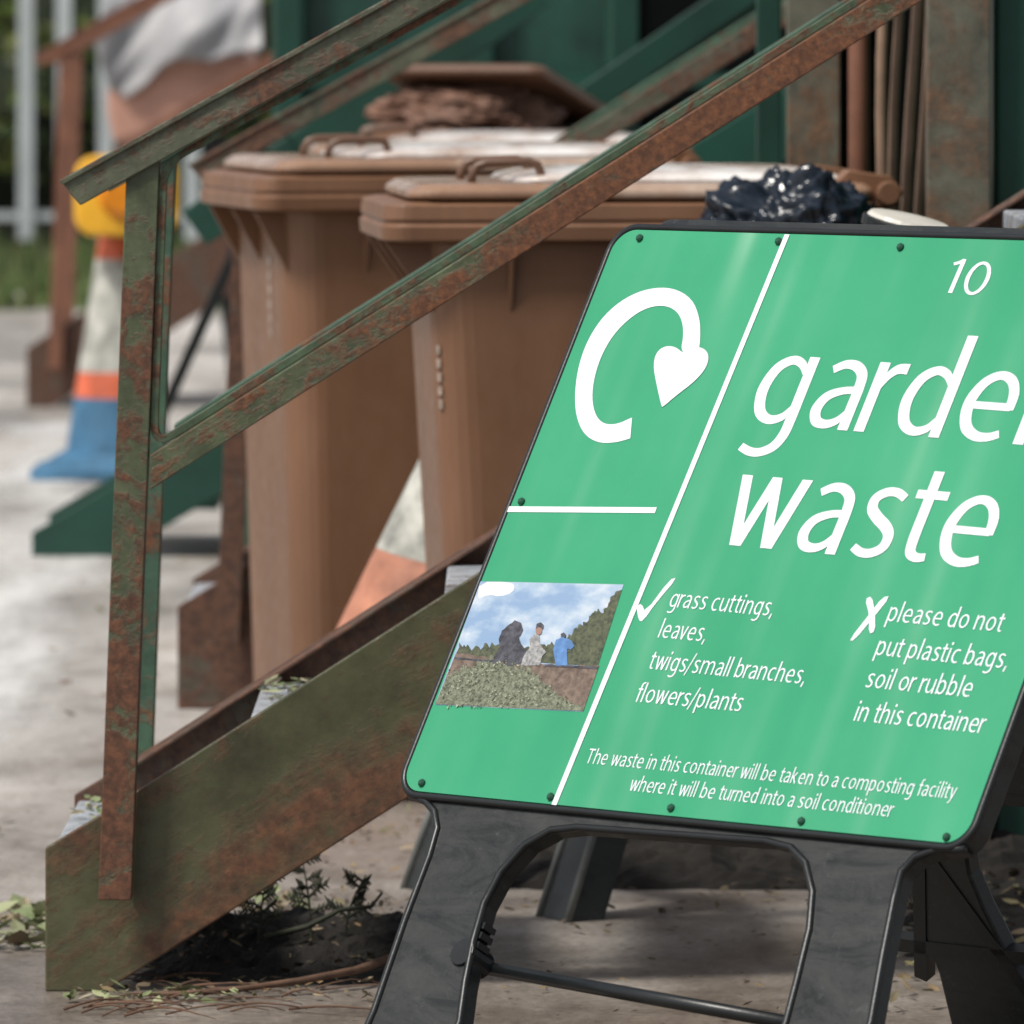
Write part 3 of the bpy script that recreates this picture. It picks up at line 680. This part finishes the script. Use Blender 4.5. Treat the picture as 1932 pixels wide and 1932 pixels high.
def glyph(p,ch,ox):
    if ch=='a':
        p.rib([(.10,.845),(.26,.93),(.43,.915),(.56,.80),(.59,.60),(.59,.3),(.59,0)],[.115,.125,.14,.15,S_,S_,S_],ox)
        p.rib([(.56,.575),(.36,.55),(.165,.455),(.082,.27),(.145,.105),(.30,.065),(.45,.125),(.56,.27)],[.10,.11,.14,.16,.145,.125,.11,.07],ox); return .668
    if ch in 'dgq':
        p.rib(BOWL,BW,ox)
        if ch=='d': stem(p,.68,0,1.46,ox)
        elif ch=='g': p.rib([(.68,1.0),(.68,.5),(.68,.1),(.665,-.13),(.58,-.31),(.41,-.405),(.25,-.405),(.09,-.345)],[S_,S_,S_,S_,.145,.125,.12,.11],ox)
        return .758
    if ch in 'bp':
        p.rib([(.76-a,b) for a,b in BOWL],BW,ox)
        stem(p,.08,(0 if ch=='b' else -.43),(1.46 if ch=='b' else 1.0),ox); return .76
    if ch=='c': p.rib([(.60,.875),(.46,.93),(.29,.90),(.13,.75),(.083,.49),(.14,.23),(.30,.08),(.46,.065),(.61,.12)],[.115,.125,.135,.155,.165,.155,.135,.125,.11],ox); return .62
    if ch=='e':
        p.rib([(.12,.50),(.40,.50),(.70,.50)],.105,ox,straight=True)
        p.rib([(.685,.46),(.675,.68),(.58,.865),(.40,.937),(.21,.84),(.095,.62),(.087,.40),(.175,.18),(.35,.07),(.53,.065),(.68,.12)],[.13,.145,.135,.12,.14,.16,.165,.155,.135,.12,.11],ox); return .76
    if ch=='f': p.rib([(.50,1.425),(.40,1.435),(.28,1.36),(.235,1.16),(.235,.6),(.235,0)],[.11,.12,.14,S_,S_,S_],ox); p.rect(.03,.46,.88,1.0,ox); return .47
    if ch=='h': stem(p,.08,0,1.46,ox); arch(p,.08,ox); return .755
    if ch=='n': stem(p,.08,0,1.0,ox); arch(p,.08,ox); return .755
    if ch=='m': stem(p,.08,0,1.0,ox); arch(p,.08,ox); arch(p,.66,ox); return 1.335
    if ch=='r': stem(p,.08,0,1.0,ox); p.rib([(.11,.60),(.19,.80),(.31,.915),(.46,.925)],[.06,.11,.14,.15],ox); return .44
    if ch=='i': stem(p,.08,0,1.0,ox); p.rib([(.08,1.22),(.08,1.40)],.18,ox,straight=True); return .16
    if ch=='l': stem(p,.08,0,1.46,ox); return .16
    if ch=='k': stem(p,.08,0,1.46,ox); p.bar(.17,.46,.56,1.0,.09,ox); p.bar(.62,0,.26,.58,.09,ox); return .70
    if ch=='o': p.rib([(.41+.325*math.cos(t*math.pi/6),.5+.43*math.sin(t*math.pi/6)) for t in range(12)],[.165-.04*abs(math.sin(t*math.pi/6)) for t in range(12)],ox,closed=True); return .82
    if ch=='s': p.rib([(.55,.86),(.41,.93),(.25,.925),(.12,.83),(.125,.68),(.26,.555),(.42,.45),(.515,.33),(.50,.17),(.37,.075),(.21,.065),(.06,.135)],[.11,.12,.13,.145,.15,.155,.155,.15,.145,.13,.12,.11],ox); return .58
    if ch=='t': p.rib([(.23,1.27),(.23,.7),(.23,.32),(.26,.13),(.37,.065),(.50,.08)],[S_,S_,S_,.145,.125,.11],ox); p.rect(.02,.50,.88,1.0,ox); return .51
    if ch=='u': p.rib([(.08,1.0),(.08,.6),(.085,.36),(.15,.15),(.29,.068),(.46,.12),(.61,.34)],[S_,S_,S_,.15,.13,.10,.06],ox); stem(p,.675,0,1.0,ox); return .755
    if ch=='v': p.bar(.08,1,.36,0,.08,ox); p.bar(.64,1,.36,0,.08,ox); return .72
    if ch=='w':
        p.bar(.08,1,.30,0,.08,ox); p.bar(.55,1,.32,0,.075,ox); p.bar(.55,1,.78,0,.075,ox); p.bar(1.02,1,.80,0,.08,ox); return 1.10
    if ch=='y': p.bar(.08,1,.37,.02,.08,ox); p.rib([(.65,1),(.42,.18),(.33,-.12),(.22,-.31),(.06,-.385)],[.15,.15,.14,.13,.12],ox); return .73
    if ch=='T': p.rect(0,.80,1.22,1.36,ox); stem(p,.40,0,1.2199,ox); return .80
    if ch==',': p.bar(.12,.17,.04,-.22,.07,ox); return .19
    if ch=='/': p.bar(.02,-.22,.48,1.46,.06,ox); return .50
    if ch=='1': stem(p,.36,0,1.33,ox); p.rib([(.36,1.27),(.22,1.17),(.08,1.10)],.13,ox,straight=True); return .44
    if ch=='0': p.rib([(.42+.325*math.cos(t*math.pi/6),.665+.60*math.sin(t*math.pi/6)) for t in range(12)],[.155-.03*abs(math.sin(t*math.pi/6)) for t in range(12)],ox,closed=True); return .84
    return .30
TIGHT=set("vwrtfy/")
def line(body,wt=1.0,track=.165):
    p=Pen(wt); ox=0
    for i,ch in enumerate(body):
        if ch==' ': ox+=.36; continue
        ox+=glyph(p,ch,ox)
        nx=body[i+1] if i+1<len(body) else ''
        ox+= track*(.55 if (ch in TIGHT or nx in TIGHT) else 1)
    return p
lines=[("10",(1776,551),(1853,560),49,.9,.2),("garden",(1405,797),(2008,846),132,1.0,.165),("waste",(1350,1026),(1850,1073),132,1.0,.165),
("grass cuttings,",(1261,1145),(1456,1163),25,.86,.21),("leaves,",(1241,1203),(1329,1211),25,.86,.21),("twigs/small branches,",(1222,1262),(1516,1291),25,.86,.21),("flowers/plants",(1197,1324),(1396,1343),25,.86,.21),
("please do not",(1672,1172),(1888,1193),26,.86,.21),("put plastic bags,",(1650,1236),(1898,1262),26,.86,.21),("soil or rubble",(1632,1297),(1829,1316),26,.86,.21),("in this container",(1610,1360),(1853,1384),26,.86,.21),
("The waste in this container will be taken to a composting facility",(1104,1440),(1800,1508),20,.84,.22),("where it will be turned into a soil conditioner",(1186,1492),(1681,1542),20,.84,.22)]
for body,p0,p1,xh,wt,tr in lines:
    p=line(body,wt,tr)
    x0=min(q[0] for q in p.v);x1=max(q[0] for q in p.v)
    A=Vector(art(*p0));B_=Vector(art(*p1)); d=(B_-A); L=d.length; d.normalize(); n=Vector((-d.y,d.x))
    sx_=L/(x1-x0); sy=xh/1375.0
    v=[Vector((*(A+d*((q[0]-x0)*sx_)+n*(q[1]*sy)),.0006+.00004*(q[2]%8))) for q in p.v]
    f=[]
    for fc in p.f:
        a,b,c=(v[fc[0]],v[fc[1]],v[fc[2]])
        f.append(fc if (b-a).cross(c-a).z>0 else fc[::-1])
    me=D.meshes.new("m"); me.from_pydata([tuple(q) for q in v],[],f); me.update()
    o=new_obj("lettering",me,None,M_white); o.parent=plate
for p in [(1208,450),(1470,456),(1700,467),(985,947),(797,1478),(1040,1504),(1267,1525),(1513,1550),(1787,1580)]:
    q=art(*p); artchild(Geo().lathe([(.0052,.0005),(.005,.003),(.003,.005)],(q[0],q[1],0),14),"rivet",M_rivet)
# printed photograph
M_psky,nt,bs=nodes("printed sky"); n=noise_node(nt,11,7,.55,stretch=(1,1.6,1)); r=ramp(nt,n.outputs[0],[(.44,(.22,.33,.50)),(.54,(.36,.46,.58)),(.66,(.62,.65,.68))]); nt.links.new(r.outputs[0],bs.inputs["Base Color"]); bs.inputs["Roughness"].default_value=.4
def pr(name,a,b,sc): 
    m,nt,bs=nodes(name); n=noise_node(nt,sc,8,.75); r=ramp(nt,n.outputs[0],[(.38,a),(.62,b)]); nt.links.new(r.outputs[0],bs.inputs["Base Color"]); bs.inputs["Roughness"].default_value=.4; return m
M_ptree=pr("printed trees",(.03,.04,.025),(.12,.13,.07),120)
M_pfol=pr("printed cut foliage",(.06,.065,.04),(.24,.26,.18),170)
M_pleaf=pr("printed pale leaves",(.22,.26,.17),(.42,.46,.35),200)
M_pbrown=pr("printed brown bank",(.09,.06,.045),(.22,.165,.13),80)
M_pdark=pr("printed dark clothing",(.02,.022,.028),(.10,.10,.12),90)
M_pblue=plain("printed blue clothing",(.09,.20,.42),.4,.3,80)
M_pskin=plain("printed skin",(.30,.18,.14),.4,.1)
M_pcheck=pr("printed grey clothing",(.14,.14,.15),(.42,.42,.41),160)
M_pcloud=plain("printed cloud",(.66,.68,.70),.4,.1,40)
G=Geo(); G.flat_xy([art(*p) for p in [(907,1097),(1177,1103),(1100,1343),(821,1330)]],.0004)
ph=artchild(G,"printed_photograph",M_psky)
def jag(pts,amp,seed,n=10):
    r=random.Random(seed); o=[]
    for i in range(len(pts)-1):
        a,b=pts[i],pts[i+1]
        for k in range(n): t=k/n; o.append((a[0]+(b[0]-a[0])*t+r.uniform(-amp,amp)*.3,a[1]+(b[1]-a[1])*t+r.uniform(-amp,amp)))
    o.append(pts[-1]); return o
parts=[(M_pcloud,smooth_poly([(906,1098),(960,1098),(972,1104),(968,1118),(945,1126),(922,1122),(900,1132)],1),.0005),
(M_ptree,jag([(865,1217),(900,1224),(940,1212),(1010,1222),(1050,1212),(1075,1198),(1100,1178),(1120,1158),(1140,1150),(1168,1115)],6,2)+[(1174,1113),(1128,1258),(858,1240)],.0006),
(M_pbrown,jag([(861,1232),(930,1242),(1000,1250),(1060,1256),(1131,1256)],2,8)+[(1101,1342),(822,1329)],.0008),
(M_pfol,jag([(843,1275),(870,1262),(900,1250),(930,1243),(965,1252),(1000,1262),(1025,1285),(1050,1305),(1075,1322),(1098,1328)],8,5)+[(1101,1342),(822,1329)],.0010),
(M_pdark,jag([(930,1254),(934,1238),(944,1226),(942,1206),(948,1192),(958,1180),(972,1172),(984,1176),(988,1188),(980,1204),(984,1216),(998,1234),(990,1252),(964,1258),(948,1248)],1.5,3,3),.0012),
(M_pcheck,jag([(984,1258),(990,1236),(1002,1222),(1000,1208),(1008,1198),(1018,1200),(1020,1216),(1032,1232),(1024,1240),(1020,1256)],1.2,4,3),.0014),
(M_pskin,smooth_poly([(1012,1198),(1012,1186),(1018,1179),(1024,1184),(1024,1195),(1019,1199)],1),.0016),
(M_pdark,[(1012,1188),(1014,1178),(1022,1175),(1027,1180),(1026,1188),(1018,1184)],.0017),
(M_pblue,jag([(1050,1256),(1045,1226),(1050,1208),(1062,1203),(1078,1208),(1085,1220),(1078,1226),(1071,1224),(1072,1256)],1.2,6,3),.0014),
(M_pdark,[(1060,1203),(1059,1197),(1065,1194),(1069,1198),(1068,1203)],.0015),
(M_pdark,[(858,1240),(940,1248),(940,1251),(858,1244)],.0011),(M_pdark,[(1028,1254),(1130,1259),(1128,1263),(1028,1258)],.0013)]
rl=random.Random(21)
for _ in range(560):
    x=rl.uniform(835,1105); y=rl.uniform(1236,1336)
    top_=1243+max(0,(x-965))*.62+max(0,(900-x))*.35+6-(18*rl.random() if rl.random()<.15 else 0)
    if y<top_ or x<846-(y-1250)*.25 or x>1118-(y-1285)*.33: continue
    s=rl.uniform(1.0,3.4); a=rl.uniform(0,3.14); c_,s_=math.cos(a)*s,math.sin(a)*s
    parts.append((rl.choice([M_pleaf,M_ptree,M_pfol,M_pfol]),[(x-c_,y-s_),(x+s_*.5,y-c_*.5),(x+c_,y+s_),(x-s_*.5,y+c_*.5)],.00165+rl.random()*.0003))
me=ph.data
for m in {p[0] for p in parts}: me.materials.append(m)
mats=[x.name for x in me.materials]
bm=bmesh.new(); bm.from_mesh(me)
for m,pts,z in parts:
    fc=bm.faces.new([bm.verts.new((*art(*p),z)) for p in pts]); fc.material_index=mats.index(m.name)
    fc.normal_update()
    if fc.normal.z<0: fc.normal_flip()
bm.to_mesh(me); bm.free()

# second, lower stand behind the steps
r2=thing("barrier_stand","black plastic barrier stand behind the steps","stand",(-.16,12.62,0),worldparts=False)
w2=Vector((.476,-.879,0)); bk=Vector((.879,.476,0)); l2=math.radians(20)
u3=bk*math.sin(l2)+Vector((0,0,1))*math.cos(l2); n3=w2.cross(u3); sc=.66
orig=Vector((-.04,.04,0))+u3*(-tg*sc)
M2=Matrix(((w2.x*sc,u3.x*sc,n3.x*sc,orig.x),(w2.y*sc,u3.y*sc,n3.y*sc,orig.y),(w2.z*sc,u3.z*sc,n3.z*sc,orig.z),(0,0,0,1)))
M_grey=plain("grey weathered plastic",(.13,.14,.135),.5,.3,9)
place(Geo().prism_xy(rrect(0,W_,0,.12,.04),-.035,-.0035).obj("panel",M_black,bev=.004),M2,r2)
place(Geo().prism_xy(poly,-.10,-.006).obj("leg_frame",M_black,bev=.006),M2,r2)
for e in (eL,eI,eR): place(Geo().tube([(p[0],p[1],-.006) for p in e],.010,8).obj("moulded_lip",M_grey,smooth=True),M2,r2)

# ------------------------------------------------------------------ debris
scatter("fallen_leaves",M_litter,[(-.62,-.15,11.15,12.3,0,420,.004,.014,.5),(-.5,-.1,11.4,12.2,.018,140,.004,.012,.6),(-.55,1.0,12.2,14,0,600,.005,.016,.5),(-.3,1.1,10.3,12.2,0,300,.003,.010,.4),(-1.4,-.3,12,20,0,160,.006,.018,.4),(.5,1.2,11.0,12.8,.015,700,.006,.02,.6)],"scattered brown leaves and bits on the concrete")
scatter("cut_leaves",M_fresh,[(-.78,-.66,11.75,12.3,0,110,.010,.032,.7),(-.50,-.30,12.2,12.5,0.0,50,.008,.025,.6),(-.62,-.38,11.12,11.3,0,80,.004,.016,.6),(-.64,-.56,11.7,12.0,.195,40,.005,.018,.5),(-.37,-.28,11.6,12.0,.373,50,.005,.018,.5)],"pale green cut leaves on steps and concrete",seed=5)
def heap(x0,x1,y0,y1,h,label,seed):
    nx,ny=90,60; vs=[];fs=[]
    for i in range(nx):
        for j in range(ny):
            u=i/(nx-1);v=j/(ny-1); x=x0+(x1-x0)*u; y=y0+(y1-y0)*v
            e=max(0,1-((u-.5)*2)**4)*max(0,1-((v-.5)*2)**4)
            vs.append((x,y,-.012+h*e**.6*(1+.9*mnoise.fractal(Vector((x*12+seed,y*10,0)),1,2,5))+.006*mnoise.noise(Vector((x*60,y*60,seed)))))
    for i in range(nx-1):
        for j in range(ny-1): fs.append((i*ny+j,(i+1)*ny+j,(i+1)*ny+j+1,i*ny+j+1))
    o=Geo().add(vs,fs).obj("compost",M_peat); o["kind"]="stuff"; o["label"]=label; o["category"]="compost"
heap(-.56,-.04,11.36,12.22,.030,"dark wet compost spilled under the stairs",0)
heap(-.06,1.8,12.58,13.2,.055,"dark compost swept along the foot of the bins",5)
heap(.55,1.8,11.5,12.7,.03,"dark compost spread standing in for shade beside the container",9)  # dark layer added to deepen the shade on the ground here
def branch(name,pts,r,label,mat=M_twig):
    k=len(pts); o=Geo().tube(pts,[r*(1-.6*i/(k-1)) for i in range(k)],7).obj(name,mat,smooth=True); o["label"]=label; o["category"]="twig"; o["group"]="loose twigs"; return o
branch("twig",[(-.12,11.62,.03),(-.17,11.45,.03),(-.22,11.32,.028),(-.30,11.26,.02),(-.38,11.22,.014),(-.46,11.2,.01),(-.53,11.22,.006)],.0075,"long curved brown twig under the stairs")
rnd=random.Random(11)
for k in range(28):
    x=rnd.uniform(-.62,-.26);y=rnd.uniform(11.0,11.36);a=rnd.uniform(-.6,.6);L=rnd.uniform(.05,.17)
    branch("twig",[(x+L*t*math.cos(a),y+L*t*math.sin(a)+.01*math.sin(t*5+k),.004+.010*math.sin(t*3)) for t in (0,.25,.5,.75,1)],rnd.uniform(.0012,.0025),"thin brown twig lying on concrete")
def sprig(base,h,lean,seed,label):
    rnd=random.Random(seed); G=Geo(); b=Vector(base)
    N=10
    pts=[b+Vector((lean*t*t,0,h*t)) for t in [i/N for i in range(N+1)]]
    G.tube(pts,[.0025*(1-.7*i/N) for i in range(N+1)],5)
    for i in range(3,N+1):
        for s in (-1,1):
            if rnd.random()<.2: continue
            L=rnd.uniform(.014,.038)*(1-.4*i/N)
            e=pts[i]+Vector((s*L,rnd.uniform(-.01,.01),L*rnd.uniform(.2,.8)))
            G.tube([pts[i],(pts[i]+e)/2+Vector((0,0,.003)),e],[.0022,.002,.001],4)
            for q in (.3,.55,.8,1.0):
                c=pts[i].lerp(e,q)
                for s2 in (-1,1): G.tube([c,c+Vector((s*.006,0,.008*s2+.003))],[.002,.0008],4)
    o=G.obj("conifer_sprig",M_sprig); o["label"]=label; o["category"]="twig"
sprig((-.295,11.75,.02),.125,-.015,1,"small dark conifer sprig standing in compost")
sprig((-.37,11.72,.02),.10,.012,2,"small dark conifer sprig standing in compost")
sprig((-.245,11.8,.02),.09,.03,5,"small dark conifer sprig standing in compost")
branch("twig",[(-.36,11.7,.03),(-.30,11.7,.045),(-.25,11.7,.07),(-.205,11.7,.075),(-.19,11.7,.095)],.005,"forked dark twig on the compost",M_sprig)

for o in D.objects:
    if "_base" in o: del o["_base"]

# ------------------------------------------------------------------ light, world, camera
w=D.worlds.new("World"); scene.world=w; w.use_nodes=True; nt=w.node_tree
bg=nt.nodes["Background"]; sky=nt.nodes.new("ShaderNodeTexSky"); sky.sky_type='NISHITA'; sky.sun_disc=False
el=math.radians(58); az=math.radians(232)   # sun behind and to the left of the viewer
sky.sun_elevation=el; sky.sun_rotation=az; sky.air_density=1.0; sky.dust_density=3.0
hs=nt.nodes.new("ShaderNodeHueSaturation"); hs.inputs["Saturation"].default_value=.42
nt.links.new(sky.outputs[0],hs.inputs["Color"]); nt.links.new(hs.outputs[0],bg.inputs[0]); bg.inputs[1].default_value=.115
sun=D.lights.new("sun",'SUN'); sun.energy=3.5; sun.angle=math.radians(10); sun.color=(1,.95,.87)
so=D.objects.new("sun",sun); COL.objects.link(so)
dirv=Vector((math.sin(az)*math.cos(el),math.cos(az)*math.cos(el),math.sin(el)))
so.rotation_euler=dirv.to_track_quat('Z','Y').to_euler(); so.location=(0,0,30)
cam=D.cameras.new("camera"); co=D.objects.new("camera",cam); COL.objects.link(co); scene.camera=co
co.location=(0,0,1.4); co.rotation_euler=(math.radians(90),0,0)
cam.sensor_width=36; cam.lens=15100/1932*36; cam.shift_y=-.5; cam.clip_end=2000; cam.clip_start=.1
cam.dof.use_dof=True; cam.dof.focus_distance=10.25; cam.dof.aperture_fstop=10
scene.view_settings.view_transform='Standard'; scene.view_settings.look='None'; scene.view_settings.exposure=0
